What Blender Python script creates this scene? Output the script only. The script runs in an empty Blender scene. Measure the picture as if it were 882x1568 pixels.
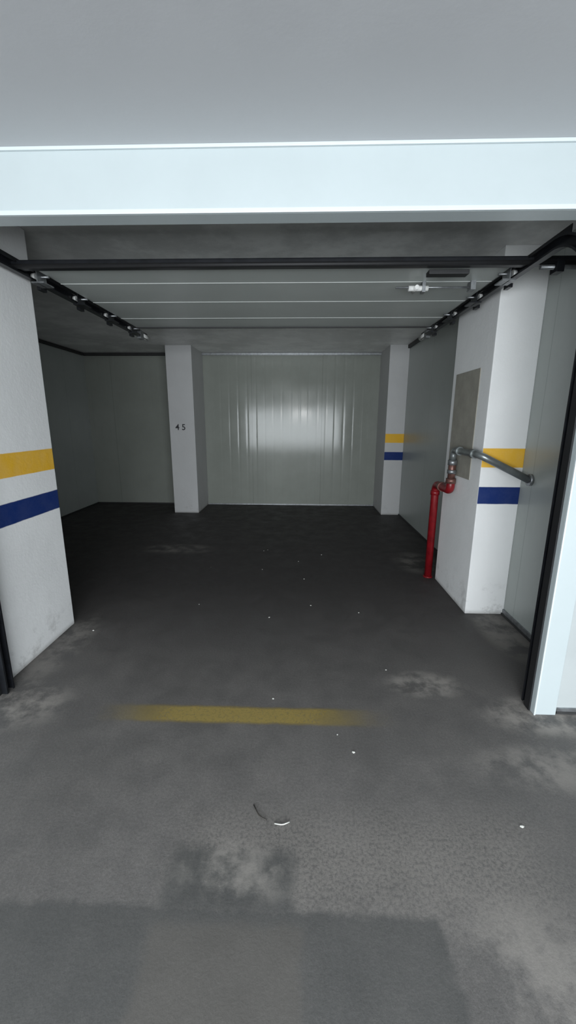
import bpy, bmesh, math, random
from mathutils import Vector, Matrix
random.seed(4)
scene = bpy.context.scene
scene.view_settings.view_transform = 'Standard'
scene.view_settings.look = 'None'

# ---------------------------------------------------------------- node helpers
class NT:
    def __init__(s, name):
        s.m = bpy.data.materials.new(name); s.m.use_nodes = True
        s.t = s.m.node_tree; s.n = s.t.nodes; s.l = s.t.links
        s.b = s.n['Principled BSDF']
        tc = s.n.new('ShaderNodeTexCoord'); s.co = tc.outputs['Object']
        sp = s.n.new('ShaderNodeSeparateXYZ'); s.l.new(s.co, sp.inputs[0])
        s.x, s.y, s.z = sp.outputs
    def put(s, sock, v):
        if hasattr(v, 'is_linked') or isinstance(v, bpy.types.NodeSocket): s.l.new(v, sock)
        else: sock.default_value = v
    def math(s, op, a, b=0.0, c=None, clamp=False):
        n = s.n.new('ShaderNodeMath'); n.operation = op; n.use_clamp = clamp
        s.put(n.inputs[0], a); s.put(n.inputs[1], b)
        if c is not None: s.put(n.inputs[2], c)
        return n.outputs[0]
    def ramp(s, v, a, b, to0=0.0, to1=1.0):
        n = s.n.new('ShaderNodeMapRange'); n.interpolation_type = 'SMOOTHSTEP'
        s.put(n.inputs[0], v); n.inputs[1].default_value = a; n.inputs[2].default_value = b
        n.inputs[3].default_value = to0; n.inputs[4].default_value = to1
        return n.outputs[0]
    def noise(s, scale, detail=6, rough=0.6, stretch=(1, 1, 1)):
        mp = s.n.new('ShaderNodeMapping'); mp.inputs['Scale'].default_value = stretch
        s.l.new(s.co, mp.inputs[0])
        n = s.n.new('ShaderNodeTexNoise'); n.inputs['Scale'].default_value = scale
        n.inputs['Detail'].default_value = detail; n.inputs['Roughness'].default_value = rough
        s.l.new(mp.outputs[0], n.inputs['Vector'])
        return n.outputs[0]
    def mix(s, f, a, b):
        n = s.n.new('ShaderNodeMix'); n.data_type = 'RGBA'
        s.put(n.inputs[0], f)
        for k, v in ((6, a), (7, b)):
            if isinstance(v, tuple): v = (*v, 1.0) if len(v) == 3 else v
            s.put(n.inputs[k], v)
        return n.outputs[2]
    def scale(s, col, f):
        n = s.n.new('ShaderNodeVectorMath'); n.operation = 'SCALE'
        s.l.new(col, n.inputs[0]); s.put(n.inputs[3], f); return n.outputs[0]
    def bump(s, h, dist=0.01, strength=1.0):
        n = s.n.new('ShaderNodeBump'); n.inputs['Distance'].default_value = dist
        n.inputs['Strength'].default_value = strength
        s.l.new(h, n.inputs['Height']); s.l.new(n.outputs[0], s.b.inputs['Normal'])
    def base(s, c):
        if isinstance(c, tuple): s.b.inputs['Base Color'].default_value = (*c, 1)
        else: s.l.new(c, s.b.inputs['Base Color'])
    def rough(s, r): s.put(s.b.inputs['Roughness'], r)
    def box(s, x0, x1, y0, y1, e=0.02, wob=None):
        x, y = s.x, s.y
        if wob is not None:
            x = s.math('ADD', x, wob); y = s.math('ADD', y, wob)
        a = s.math('MULTIPLY', s.ramp(x, x0-e, x0+e), s.ramp(x, x1-e, x1+e, 1, 0))
        b = s.math('MULTIPLY', s.ramp(y, y0-e, y0+e), s.ramp(y, y1-e, y1+e, 1, 0))
        return s.math('MULTIPLY', a, b)

def simple(name, col, rough=0.5, metal=0.0, var=0.12, nscale=20, bump=0.0):
    t = NT(name); n = t.noise(nscale)
    t.base(t.mix(t.ramp(n, .3, .7), tuple(c*(1-var) for c in col), tuple(min(1, c*(1+var)) for c in col)))
    t.rough(rough); t.b.inputs['Metallic'].default_value = metal
    if bump: t.bump(n, bump, .5)
    return t.m

def paint_mat(name, col, stripes=False):
    t = NT(name)
    big = t.noise(1.7, 4); fine = t.noise(60, 4); mid = t.noise(9, 6, .7)
    c = t.mix(t.ramp(big, .35, .7), tuple(v*.94 for v in col), col)
    if stripes:
        def band(z0, z1):
            zz = t.math('ADD', t.z, t.math('MULTIPLY', t.math('SUBTRACT', mid, .5), .006))
            return t.math('MULTIPLY', t.ramp(zz, z0-.003, z0+.003), t.ramp(zz, z1-.003, z1+.003, 1, 0))
        fade = t.ramp(mid, .2, .8, .9, 1.0)
        c = t.mix(t.math('MULTIPLY', band(1.135, 1.27), fade), c, (.86, .48, .02))
        c = t.mix(t.math('MULTIPLY', band(.87, .995), t.ramp(mid, .2, .8, .975, 1.0)), c, (.002, .024, .15))
    dirt = t.math('MULTIPLY', t.ramp(t.z, 0, .35, 1, 0), t.ramp(mid, .5, .68))
    dirt = t.math('MULTIPLY', dirt, .4)
    c = t.mix(dirt, c, (.30, .29, .27))
    foot = t.math('MULTIPLY', t.ramp(t.z, 0, .04, 1, 0), .5)
    c = t.mix(foot, c, (.25, .24, .22))
    t.base(c); t.rough(.65); t.b.inputs['Specular IOR Level'].default_value = .25
    t.bump(t.math('ADD', t.math('MULTIPLY', fine, .3), mid), .006, .4)
    return t.m

def panel_mat(name, axis, col, amp=.0016, rough=.24, period=.148, spec=.5):
    """painted sandwich-panel steel sheet with shallow vertical grooves"""
    t = NT(name)
    a = t.x if axis == 'x' else t.y
    st = (1, 1, .12)
    n = t.noise(3.5, 2, .5, st)
    fr = t.math('FRACT', t.math('DIVIDE', t.math('ADD', a, 10.3), period))
    g = t.math('ABSOLUTE', t.math('SUBTRACT', fr, .5))
    g = t.ramp(g, .0, .20, 0, 1)
    h = t.math('ADD', g, t.math('MULTIPLY', n, 3.0))
    f2 = t.math('FRACT', t.math('DIVIDE', t.math('ADD', a, 10.3), period*8))
    seam = t.math('LESS_THAN', f2, .007)
    h = t.math('SUBTRACT', h, t.math('MULTIPLY', seam, 1.5))
    mott = t.noise(3, 6, .65)
    c = t.mix(t.ramp(mott, .3, .7), tuple(v*.93 for v in col), col)
    c = t.mix(t.math('MULTIPLY', seam, .3), c, tuple(v*.4 for v in col))
    t.base(c); t.rough(t.ramp(mott, .3, .7, rough, rough+.04))
    t.b.inputs['Specular IOR Level'].default_value = spec
    t.bump(h, amp, 1.0)
    return t.m

def floor_mat():
    t = NT('concrete_floor')
    big = t.noise(1.1, 5, .6); mid = t.noise(5, 8, .68); fine = t.noise(90, 5, .7); grit = t.noise(260, 2, .5)
    c = t.mix(t.ramp(mid, .3, .72), (.108, .103, .099), (.140, .132, .125))
    c = t.scale(c, t.ramp(big, .3, .7, .9, 1.08))
    c = t.scale(c, t.ramp(fine, .3, .72, .86, 1.12))
    c = t.scale(c, t.ramp(grit, .3, .7, .88, 1.10))
    depth_mix = t.ramp(t.math('ADD', t.y, t.math('MULTIPLY', big, .8)), 1.7, 4.0, 0, .88)  # floor colour gets darker with depth into the bay
    c = t.mix(depth_mix, c, (.030, .026, .026))
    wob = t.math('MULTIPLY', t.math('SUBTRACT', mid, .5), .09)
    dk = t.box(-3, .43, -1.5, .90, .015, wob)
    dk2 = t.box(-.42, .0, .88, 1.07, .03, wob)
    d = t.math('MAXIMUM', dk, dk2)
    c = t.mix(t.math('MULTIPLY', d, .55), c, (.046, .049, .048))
    brn = t.box(-.42, .02, -1.5, .86, .02, wob)
    c = t.mix(t.math('MULTIPLY', brn, .35), c, (.125, .112, .098))
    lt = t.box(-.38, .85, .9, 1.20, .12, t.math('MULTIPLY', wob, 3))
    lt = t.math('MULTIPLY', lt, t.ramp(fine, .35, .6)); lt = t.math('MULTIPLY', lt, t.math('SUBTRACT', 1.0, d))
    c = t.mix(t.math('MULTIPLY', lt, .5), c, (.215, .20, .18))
    def blob(cx, cy, rx, ry, amt):
        dx = t.math('DIVIDE', t.math('SUBTRACT', t.x, cx), rx); dy = t.math('DIVIDE', t.math('SUBTRACT', t.y, cy), ry)
        r = t.math('ADD', t.math('MULTIPLY', dx, dx), t.math('MULTIPLY', dy, dy))
        m = t.math('MULTIPLY', t.ramp(r, 0, 1, 1, 0), t.ramp(mid, .40, .60))
        return t.math('MULTIPLY', m, amt)
    for bl in ((.72, 1.99, .26, .14, .9), (1.25, 1.76, .38, .17, 1.0), (-1.5, 1.75, .38, .22, .9), (-1.4, 4.35, .5, .22, .5),
               (1.25, 4.0, .3, .4, .5), (1.1, 1.45, .4, .15, .6), (-.2, 1.0, .25, .12, .6), (1.45, 2.6, .2, .5, .6), (-1.55, 2.3, .18, .5, .5),
               (.75, .8, .35, .2, .5)):
        c = t.mix(blob(*bl), c, (.28, .262, .238))
    for bl in ((.3, 1.55, .5, .12, .2), (-.6, 2.6, .9, .5, .25), (.9, .95, .3, .2, .2)):
        c = t.mix(blob(*bl), c, (.05, .05, .05))
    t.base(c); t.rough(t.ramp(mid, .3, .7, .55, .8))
    h = t.math('ADD', t.math('MULTIPLY', mid, .6), t.math('MULTIPLY', fine, .35))
    t.bump(h, .006, .45)
    return t.m

def ceiling_mat(name, col, d):
    t = NT(name)
    mott = t.noise(2.2, 7, .7); st = t.noise(3, 2, .5, (1, .08, 1)); fine = t.noise(70, 3)
    c = t.mix(t.ramp(mott, .38, .66), tuple(v*d for v in col), col)
    t.base(c); t.rough(t.ramp(mott, .3, .7, .38, .5))
    t.bump(t.math('ADD', st, t.math('MULTIPLY', fine, .06)), .01, .5)
    return t.m

M = {}
M['white'] = paint_mat('white_plaster_paint', (.92, .925, .92))
M['white_shaded'] = paint_mat('shaded_white_plaster_paint', (.58, .58, .58))  # same white paint for the rear pillars, their shade put into the colour
M['stripe_shaded'] = paint_mat('shaded_striped_pillar_paint', (.58, .58, .58), True)  # striped paint darkened the same way, shade in its base colour
M['stripe'] = paint_mat('striped_pillar_paint', (.92, .925, .92), True)
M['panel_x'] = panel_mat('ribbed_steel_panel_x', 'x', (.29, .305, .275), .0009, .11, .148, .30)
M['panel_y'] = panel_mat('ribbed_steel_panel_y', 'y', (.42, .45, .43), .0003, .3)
M['corr'] = panel_mat('corridor_panel', 'x', (.45, .48, .48), .0005, .35)
M['frame'] = simple('white_lacquered_frame', (.48, .535, .545), .35, 0, .02, 3)
M['frame_edge'] = simple('frame_edge_white', (.62, .68, .70), .3, 0, .02, 3)
M['black'] = simple('black_steel', (.012, .013, .016), .35, .2, .3, 15)
M['rubber'] = simple('black_rubber', (.01, .01, .011), .6)
M['galv'] = simple('galvanised_steel', (.30, .31, .32), .42, .8, .2, 30)
M['plastic'] = simple('white_roller_plastic', (.7, .7, .68), .4)
M['red'] = simple('red_pipe_paint', (.19, .006, .010), .35, 0, .25, 14, .002)
M['brass'] = simple('oxidised_coupling', (.18, .09, .075), .4, .5, .35, 25, .002)
M['greypipe'] = simple('grey_pipe_metal', (.24, .26, .26), .33, .6, .15, 14)
M['cement'] = simple('raw_cement_patch', (.33, .315, .27), .85, 0, .10, 8, .006)
M['dark'] = simple('dark_gap_trim', (.03, .03, .03), .6)
M['door'] = panel_mat('door_section_steel', 'y', (.46, .49, .47), .0001, .36)
M['doorlip'] = simple('door_section_lip', (.60, .62, .60), .5, 0, .03, 5)
M['ink'] = simple('stencil_ink', (.04, .04, .045), .7)
M['bit'] = simple('pale_debris', (.6, .6, .56), .7)
M['bitdark'] = simple('dark_debris', (.04, .035, .03), .7)
M['floor'] = floor_mat()
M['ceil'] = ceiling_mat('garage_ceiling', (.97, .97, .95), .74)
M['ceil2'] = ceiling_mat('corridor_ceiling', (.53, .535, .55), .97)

# ---------------------------------------------------------------- mesh builder
class B:
    def __init__(s): s.bm = bmesh.new(); s.mats = []
    def mi(s, m):
        if m not in s.mats: s.mats.append(m)
        return s.mats.index(m)
    def box(s, x0, x1, y0, y1, z0, z1, m, bev=0.0):
        vs = [s.bm.verts.new((x, y, z)) for z in (z0, z1) for x, y in ((x0, y0), (x1, y0), (x1, y1), (x0, y1))]
        i = s.mi(m); fs = []
        for q in ((3, 2, 1, 0), (4, 5, 6, 7), (0, 1, 5, 4), (1, 2, 6, 5), (2, 3, 7, 6), (3, 0, 4, 7)):
            f = s.bm.faces.new([vs[k] for k in q]); f.material_index = i; fs.append(f)
        if bev:
            es = {e for f in fs for e in f.edges}
            r = bmesh.ops.bevel(s.bm, geom=list(es), offset=bev, segments=2, affect='EDGES', profile=.6)
            for f in r['faces']: f.material_index = i
        return vs
    def tube(s, pts, r, m, seg=20, fillet=0.0, caps=True):
        pts = [Vector(p) for p in pts]; P = [pts[0]]
        for k in range(1, len(pts)-1):
            if fillet:
                a, b, c = pts[k-1], pts[k], pts[k+1]
                fl = min(fillet, (a-b).length*.49, (c-b).length*.49)
                p0 = b+(a-b).normalized()*fl; p2 = b+(c-b).normalized()*fl
                for j in range(9):
                    u = j/8; P.append(p0*(1-u)**2+b*2*u*(1-u)+p2*u*u)
            else: P.append(pts[k])
        P.append(pts[-1]); i = s.mi(m); rings = []; ref = None
        for k, p in enumerate(P):
            d = (P[min(k+1, len(P)-1)]-P[max(k-1, 0)]).normalized()
            if ref is None: ref = d.orthogonal().normalized()
            else: ref = (ref-d*ref.dot(d)).normalized()
            w = d.cross(ref)
            rings.append([s.bm.verts.new(p+(ref*math.cos(2*math.pi*j/seg)+w*math.sin(2*math.pi*j/seg))*r) for j in range(seg)])
        for a, b in zip(rings, rings[1:]):
            for j in range(seg):
                f = s.bm.faces.new((a[j], a[(j+1) % seg], b[(j+1) % seg], b[j])); f.smooth = True; f.material_index = i
        if caps:
            for rr in (rings[0][::-1], rings[-1]):
                f = s.bm.faces.new(rr); f.material_index = i
    def sweep(s, path, prof, x, m):
        i = s.mi(m); rings = []
        for k, (y, z) in enumerate(path):
            a = path[max(k-1, 0)]; b = path[min(k+1, len(path)-1)]
            d = Vector((b[0]-a[0], b[1]-a[1])).normalized(); n = Vector((-d.y, d.x))
            rings.append([s.bm.verts.new((x+dx, y+n.x*dn, z+n.y*dn)) for dx, dn in prof])
        L = len(prof)
        for a, b in zip(rings, rings[1:]):
            for j in range(L):
                f = s.bm.faces.new((a[j], a[(j+1) % L], b[(j+1) % L], b[j])); f.material_index = i
        for rr in (rings[0][::-1], rings[-1]):
            f = s.bm.faces.new(rr); f.material_index = i
    def obj(s, name, parent=None):
        bmesh.ops.recalc_face_normals(s.bm, faces=s.bm.faces)
        me = bpy.data.meshes.new(name); s.bm.to_mesh(me); s.bm.free()
        for m in s.mats: me.materials.append(M[m])
        o = bpy.data.objects.new(name, me); scene.collection.objects.link(o)
        if parent: o.parent = parent
        return o
def empty(name):
    o = bpy.data.objects.new(name, None); scene.collection.objects.link(o); return o

ZI = 2.545   # garage ceiling
ZC = 2.475   # corridor ceiling
YD = 1.77    # door frame front plane
YB = 6.9
XL, XR = -3.63, 1.585
XA, XB = -7.0, 7.0
YR = -3.0

# ---------------------------------------------------------------- shell
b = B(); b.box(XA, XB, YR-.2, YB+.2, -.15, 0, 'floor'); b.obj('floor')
b = B(); b.box(XL-.1, XR+.1, YD+.08, YB+.1, ZI, ZI+.12, 'ceil'); b.obj('ceiling')
b = B(); b.box(XA, XB, YR-.2, YD+.08, ZC, ZC+.2, 'ceil2'); b.obj('ceiling_corridor')
b = B(); b.box(XL-.1, XR+.1, YB, YB+.1, 0, ZI, 'panel_x'); b.obj('wall_back')
b = B(); b.box(XL-.1, XL, YD+.08, YB, 0, ZI, 'panel_y'); b.obj('wall_left')
b = B(); b.box(XR, XR+.1, YD+.08, YB, 0, ZI, 'panel_y'); b.obj('wall_right')
b = B(); b.box(XA, -1.72, YD+.02, YD+.08, 0, ZC, 'corr'); b.obj('wall_front_left')
b = B(); b.box(1.31, XB, YD+.02, YD+.08, 0, ZC, 'corr'); b.obj('wall_front_right')
W0, W1, WZ0, WZ1 = -2.7, 2.7, .4, 1.95
b = B()
b.box(XA, XB, YR-.2, YR, 0, WZ0, 'white'); b.box(XA, XB, YR-.2, YR, WZ1, ZC, 'white')
b.box(XA, W0, YR-.2, YR, WZ0, WZ1, 'white'); b.box(W1, XB, YR-.2, YR, WZ0, WZ1, 'white')
b.obj('wall_rear')
b = B()
for k in range(5):
    x = W0+(W1-W0-.04)*k/4; b.box(x, x+.04, YR-.06, YR-.0, WZ0, WZ1, 'frame')
b.box(W0, W1, YR-.06, YR, WZ0, WZ0+.04, 'frame'); b.box(W0, W1, YR-.06, YR, WZ1-.04, WZ1, 'frame')
b.obj('window_1')

# trims
b = B(); b.box(XL+.02, -2.02, YB-.05, YB-.001, ZI-.045, ZI-.005, 'dark'); b.box(-1.63, 1.3, YB-.04, YB-.001, ZI-.04, ZI-.005, 'galv')
b.box(XL, XL+.04, 4.2, YB-.05, ZI-.045, ZI-.005, 'dark'); b.box(XR-.03, XR, 3.57, 6.2, ZI-.05, ZI-.005, 'dark'); b.obj('trim_1')
b = B(); b.box(XL+.015, -2.02, YB-.015, YB, 0, .02, 'dark'); b.box(-1.63, 1.3, YB-.015, YB, 0, .02, 'galv'); b.obj('baseboard_back')
b = B(); b.box(XR-.012, XR-.001, YD+.1, 2.86, .0, .045, 'galv'); b.box(XR-.02, XR-.001, YD+.1, 2.86, 0, .014, 'dark')
b.box(XR-.012, XR-.001, 3.57, 6.2, 0, .02, 'dark'); b.obj('baseboard_right')
b = B(); b.box(XL+.001, XL+.013, 1.9, YB, 0, .02, 'dark'); b.obj('baseboard_left')
b = B(); b.box(1.32, 4, YD+.008, YD+.02, .0, .014, 'dark'); b.box(1.32, 4, YD+.01, YD+.02, .014, .03, 'galv'); b.obj('baseboard_front')

# ---------------------------------------------------------------- pillars
def pillar(x0, x1, y0, y1, stripes, shaded=False):
    b = B(); b.box(x0, x1, y0, y1, 0, ZI, 'white_shaded' if shaded else 'white', .006)
    for f in b.bm.faces:
        f.normal_update()
        if any(f.normal.dot(Vector(q)) > .9 for q in stripes):
            f.material_index = b.mi('stripe_shaded' if shaded else 'stripe')
    return b.obj('concrete_pillar')
pl = pillar(-2.0, -1.64, YD+.08, 2.60, [(1, 0, 0), (0, 1, 0)])
pr = pillar(1.29, XR, 2.86, 3.56, [(0, -1, 0)])
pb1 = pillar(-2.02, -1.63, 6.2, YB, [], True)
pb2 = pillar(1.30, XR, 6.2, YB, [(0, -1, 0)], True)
cu = bpy.data.curves.new('bay_number', 'FONT'); cu.body = '4 5'; cu.size = .125; cu.extrude = .0005; cu.offset = .002
to = bpy.data.objects.new('tmp', cu); scene.collection.objects.link(to)
bpy.context.view_layer.update()
me = bpy.data.meshes.new_from_object(to.evaluated_get(bpy.context.evaluated_depsgraph_get()))
bpy.data.objects.remove(to)
to = bpy.data.objects.new('bay_number', me); scene.collection.objects.link(to); me.materials.append(M['ink'])
to.rotation_euler = (math.radians(90), 0, 0); to.location = (-1.93, 6.1985, 1.315); to.parent = pb1
b = B(); b.box(1.285, 1.292, 3.03, 3.48, 1.02, 1.83, 'cement', .002)
o = b.obj('cement_patch', pr)

# ---------------------------------------------------------------- door frame
fr = empty('garage_door_frame')
b = B(); b.box(-1.9, 1.5, YD, YD+.085, 2.245, ZC, 'frame', .003)
b.box(-1.9, 1.5, YD-.008, YD, 2.245, 2.262, 'frame_edge', .002); b.box(-1.9, 1.5, YD-.01, YD, ZC-.012, ZC, 'frame_edge', .002)
b.obj('header', fr)
b = B(); b.box(1.20, 1.31, YD, YD+.05, 0, 2.245, 'frame', .003); b.box(1.20, 1.207, YD-.004, YD, 0, 2.245, 'frame_edge')
b.obj('jamb_right', fr)
b = B(); b.box(-1.72, -1.605, YD, YD+.05, 0, 2.245, 'frame', .003); b.obj('jamb_left', fr)

# ---------------------------------------------------------------- sectional door
dr = empty('sectional_garage_door')
path = [(YD+.085, 0.0), (YD+.085, 1.95)]
R = .30
for k in range(1, 13):
    a = k/12*math.pi/2; path.append((YD+.085+R*(1-math.cos(a)), 1.95+R*math.sin(a)+.03*k/12))
zt = path[-1][1]
path.append((4.3, zt+.005))
def cprof(sg):
    t, w, h = .004, .035, .028
    return [(0, -h), (sg*w, -h), (sg*w, -h+.01), (sg*(w-t), -h+.01), (sg*(w-t), -h+t), (sg*t, -h+t), (sg*t, h-t), (sg*(w-t), h-t), (sg*(w-t), h-.01), (sg*w, h-.01), (sg*w, h), (0, h)]
for nm, x, sg in (('track_left', -1.608, 1), ('track_right', 1.235, -1)):
    b = B(); b.sweep(path, cprof(sg), x, 'black')
    xo = x-sg*.004
    b.box(min(xo, xo+sg*.004), max(xo, xo+sg*.004), 2.1, 4.25, zt+.02, zt+.06, 'black')
    for y in (3.1, 4.1):
        b.box(xo-.003, xo+.003, y-.018, y+.018, zt+.02, ZI, 'black')
    for y in (2.56, 3.0, 3.45, 3.9):
        xi = x+sg*.055
        b.box(min(xi-.03*sg, xi+.045*sg), max(xi-.03*sg, xi+.045*sg), y-.05, y+.05, zt-.045, zt-.038, 'galv' if y < 2.7 else 'black')
        b.box(min(xi, xi+sg*.006), max(xi, xi+sg*.006), y-.045, y+.045, zt-.045, zt+.05, 'galv' if y < 2.7 else 'black')
        b.tube([(x+sg*.012, y, zt), (xi+sg*.05, y, zt)], .007, 'galv', 10)
        b.tube([(x+sg*.008, y, zt), (x+sg*.028, y, zt)], .022, 'plastic', 16)
        b.box(x-.012, x+.012, y+.06, y+.12, zt-.05, zt-.028, 'black')
    b.tube([(x+sg*.017, 4.20, zt), (x+sg*.017, 4.36, zt)], .026, 'plastic', 14)
    b.box(x+sg*.017-.02, x+sg*.017+.02, 4.12, 4.2, zt-.04, zt+.035, 'galv')
    b.obj(nm, dr)
b = B(); b.box(1.192, 1.20, YD+.03, YD+.075, 0, 2.24, 'rubber'); b.box(-1.608, -1.603, YD+.03, YD+.06, 0, 2.24, 'rubber'); b.obj('side_seal', dr)
b = B()
ys = [2.47, 2.72, 3.12, 3.58, 3.90]
for y0, y1 in zip(ys, ys[1:]):
    b.box(-1.52, 1.16, y0+.004, y1-.004, zt+.01, zt+.05, 'door', .003)
    b.box(-1.52, 1.16, y1-.011, y1-.007, zt+.008, zt+.0105, 'doorlip')
b.box(-1.52, 1.16, 3.885, 3.90, zt, zt+.05, 'rubber')
b.obj('door_sections', dr)
b = B(); b.box(-1.638, 1.583, 2.385, 2.43, zt-.012, zt+.032, 'black', .006)
b.tube([(-1.63, 2.375, zt-.005), (1.58, 2.375, zt-.005)], .012, 'rubber', 12)
b.obj('cross_bar', dr)
b = B()
b.box(.70, .92, 2.44, 2.50, zt-.035, zt-.012, 'rubber', .004)
b.tube([(.58, 2.72, zt-.02), (1.06, 2.72, zt-.02)], .006, 'galv', 10)
b.tube([(.66, 2.72, zt-.025), (.78, 2.72, zt-.025)], .016, 'plastic', 12); b.box(.74, .76, 2.70, 2.75, zt-.05, zt+.01, 'galv')
b.tube([(.70, 2.67, zt-.03), (.70, 2.77, zt-.03)], .012, 'plastic', 12)
b.box(1.03, 1.06, 2.69, 2.75, zt-.04, zt+.01, 'galv')
b.tube([(1.26, 2.37, zt-.03), (1.50, 2.37, zt-.03)], .012, 'galv', 10); b.box(1.33, 1.37, 2.34, 2.40, zt-.06, zt, 'black', .003)
b.obj('latch_mechanism', dr)

# ---------------------------------------------------------------- fire water pipe
b = B()
b.tube([(1.238, 3.61, 0), (1.238, 3.61, .90), (1.238, 3.26, .90), (1.238, 3.26, .985)], .034, 'red', 24, .07)
b.tube([(1.238, 3.61, 0), (1.238, 3.61, .012)], .043, 'red', 24)
b.tube([(1.238, 3.61, .80), (1.238, 3.61, .84)], .040, 'red', 24)
b.tube([(1.238, 3.48, .90), (1.238, 3.44, .90)], .041, 'brass', 24)
b.tube([(1.238, 3.26, .96), (1.238, 3.26, 1.0)], .042, 'brass', 8)
b.tube([(1.238, 3.26, 1.0), (1.238, 3.26, 1.15)], .029, 'brass', 24)
b.tube([(1.238, 3.26, 1.04), (1.238, 3.26, 1.07)], .038, 'galv', 8)
b.tube([(1.238, 3.26, 1.11), (1.238, 3.26, 1.15)], .038, 'galv', 8)
b.tube([(1.238, 3.26, 1.14), (1.238, 3.26, 1.23), (1.238, 2.79, 1.23), (1.568, 2.74, 1.065)], .025, 'greypipe', 24, .06)
b.tube([(1.238, 3.17, 1.23), (1.238, 3.13, 1.23)], .033, 'greypipe', 24)
b.tube([(1.238, 2.90, 1.23), (1.238, 2.86, 1.23)], .033, 'greypipe', 24)
b.tube([(1.562, 2.74, 1.065), (1.582, 2.74, 1.065)], .040, 'galv', 24)
b.obj('fire_water_pipe')

# ---------------------------------------------------------------- yellow floor line
t = NT('worn_yellow_line')
n = t.noise(7, 8, .7); n2 = t.noise(70, 4, .7)
wx = t.math('ADD', t.x, t.math('MULTIPLY', t.math('SUBTRACT', n, .5), .25))
m = t.math('MULTIPLY', t.ramp(wx, -1.05, -.55), t.ramp(wx, -.05, .5, 1, 0))
wy = t.math('ADD', t.y, t.math('MULTIPLY', t.math('SUBTRACT', n, .5), .03))
m = t.math('MULTIPLY', m, t.math('MULTIPLY', t.ramp(wy, 1.645, 1.675), t.ramp(wy, 1.755, 1.785, 1, 0)))
m = t.math('MULTIPLY', m, t.ramp(n2, .3, .55, .7, 1)); m = t.math('MULTIPLY', m, .75)
t.base((.34, .255, .07)); t.rough(.7); t.put(t.b.inputs['Alpha'], m)
M['yl'] = t.m
b = B(); vs = [b.bm.verts.new(p) for p in ((-1.2, 1.6, .001), (.7, 1.6, .001), (.7, 1.83, .001), (-1.2, 1.83, .001))]
b.bm.faces.new(vs); b.mi('yl'); b.obj('floor_line_marking')

# ---------------------------------------------------------------- debris
b = B()
def bit(x, y, s, m):
    r = bmesh.ops.create_icosphere(b.bm, subdivisions=1, radius=s)
    for v in r['verts']:
        v.co = Vector((v.co.x*random.uniform(.7, 1.4)+x, v.co.y*random.uniform(.6, 1.2)+y, max(0, v.co.z*.5+s*.35)))
        for f in v.link_faces: f.material_index = b.mi(m)
for x, y, s in ((.255, 1.50, .007), (-.13, 1.84, .006), (.83, 1.185, .007), (-.22, 2.74, .007), (-1.45, 2.5, .007), (.1, 2.95, .006), (.05, 3.5, .006), (.25, 4.2, .006), (.47, 2.84, .006)):
    bit(x, y, s, 'bit')
for k in range(16): bit(random.uniform(-1.2, 1.1), random.uniform(1.5, 4.5), random.uniform(.003, .005), random.choice(('bit', 'bitdark', 'bitdark')))
b.tube([(-.165, 1.235, .004), (-.14, 1.19, .005), (-.11, 1.175, .005)], .0022, 'bitdark', 8, .015)
b.tube([(-.08, 1.165, .003), (-.05, 1.160, .004), (-.025, 1.172, .004)], .0022, 'bit', 8, .012)
b.obj('floor_debris')

# ---------------------------------------------------------------- lamps
def area(name, loc, rot, sx, sy, power, col):
    l = bpy.data.lights.new(name, 'AREA'); l.shape = 'RECTANGLE'; l.size = sx; l.size_y = sy
    l.energy = power; l.color = col
    o = bpy.data.objects.new(name, l); o.location = loc; o.rotation_euler = rot; scene.collection.objects.link(o); return o
area('window_daylight', (0, YR+.02, (WZ0+WZ1)/2), (math.radians(90), 0, 0), W1-W0, WZ1-WZ0, 345, (.90, .96, 1.0))
lm = empty('fluorescent_ceiling_lamp')
b = B(); b.box(-.65, .65, -1.28, -1.12, ZC-.05, ZC, 'frame', .006); b.obj('housing', lm)
a = area('tube_light', (0, -1.2, ZC-.06), (0, 0, 0), 1.2, .12, 45, (.94, .975, 1.0)); a.parent = lm
lw = empty('added_lamp')  # unseen lamp added to make the bright spot mirrored in the back wall
b = B(); b.box(-.32, .32, YR+.001, YR+.07, 1.68, 1.86, 'frame', .01); b.obj('housing', lw)
a = area('added_lamp_light', (0, YR+.08, 1.77), (math.radians(90), 0, 0), .6, .15, 16, (1, 1, 1)); a.parent = lw
w = bpy.data.worlds.new('world'); scene.world = w; w.use_nodes = True
w.node_tree.nodes['Background'].inputs[0].default_value = (.8, .9, 1, 1); w.node_tree.nodes['Background'].inputs[1].default_value = .8

# ---------------------------------------------------------------- camera
c = bpy.data.cameras.new('camera'); c.sensor_fit = 'VERTICAL'; c.sensor_height = 36; c.lens = 13.91; c.clip_start = .02
co = bpy.data.objects.new('camera', c); scene.collection.objects.link(co)
rot = Matrix.Rotation(math.radians(1.7), 4, 'Z') @ Matrix.Rotation(math.radians(77.1), 4, 'X') @ Matrix.Rotation(math.radians(.22), 4, 'Z')
co.location = (0, 0, 1.45); co.rotation_euler = rot.to_euler()
scene.camera = co
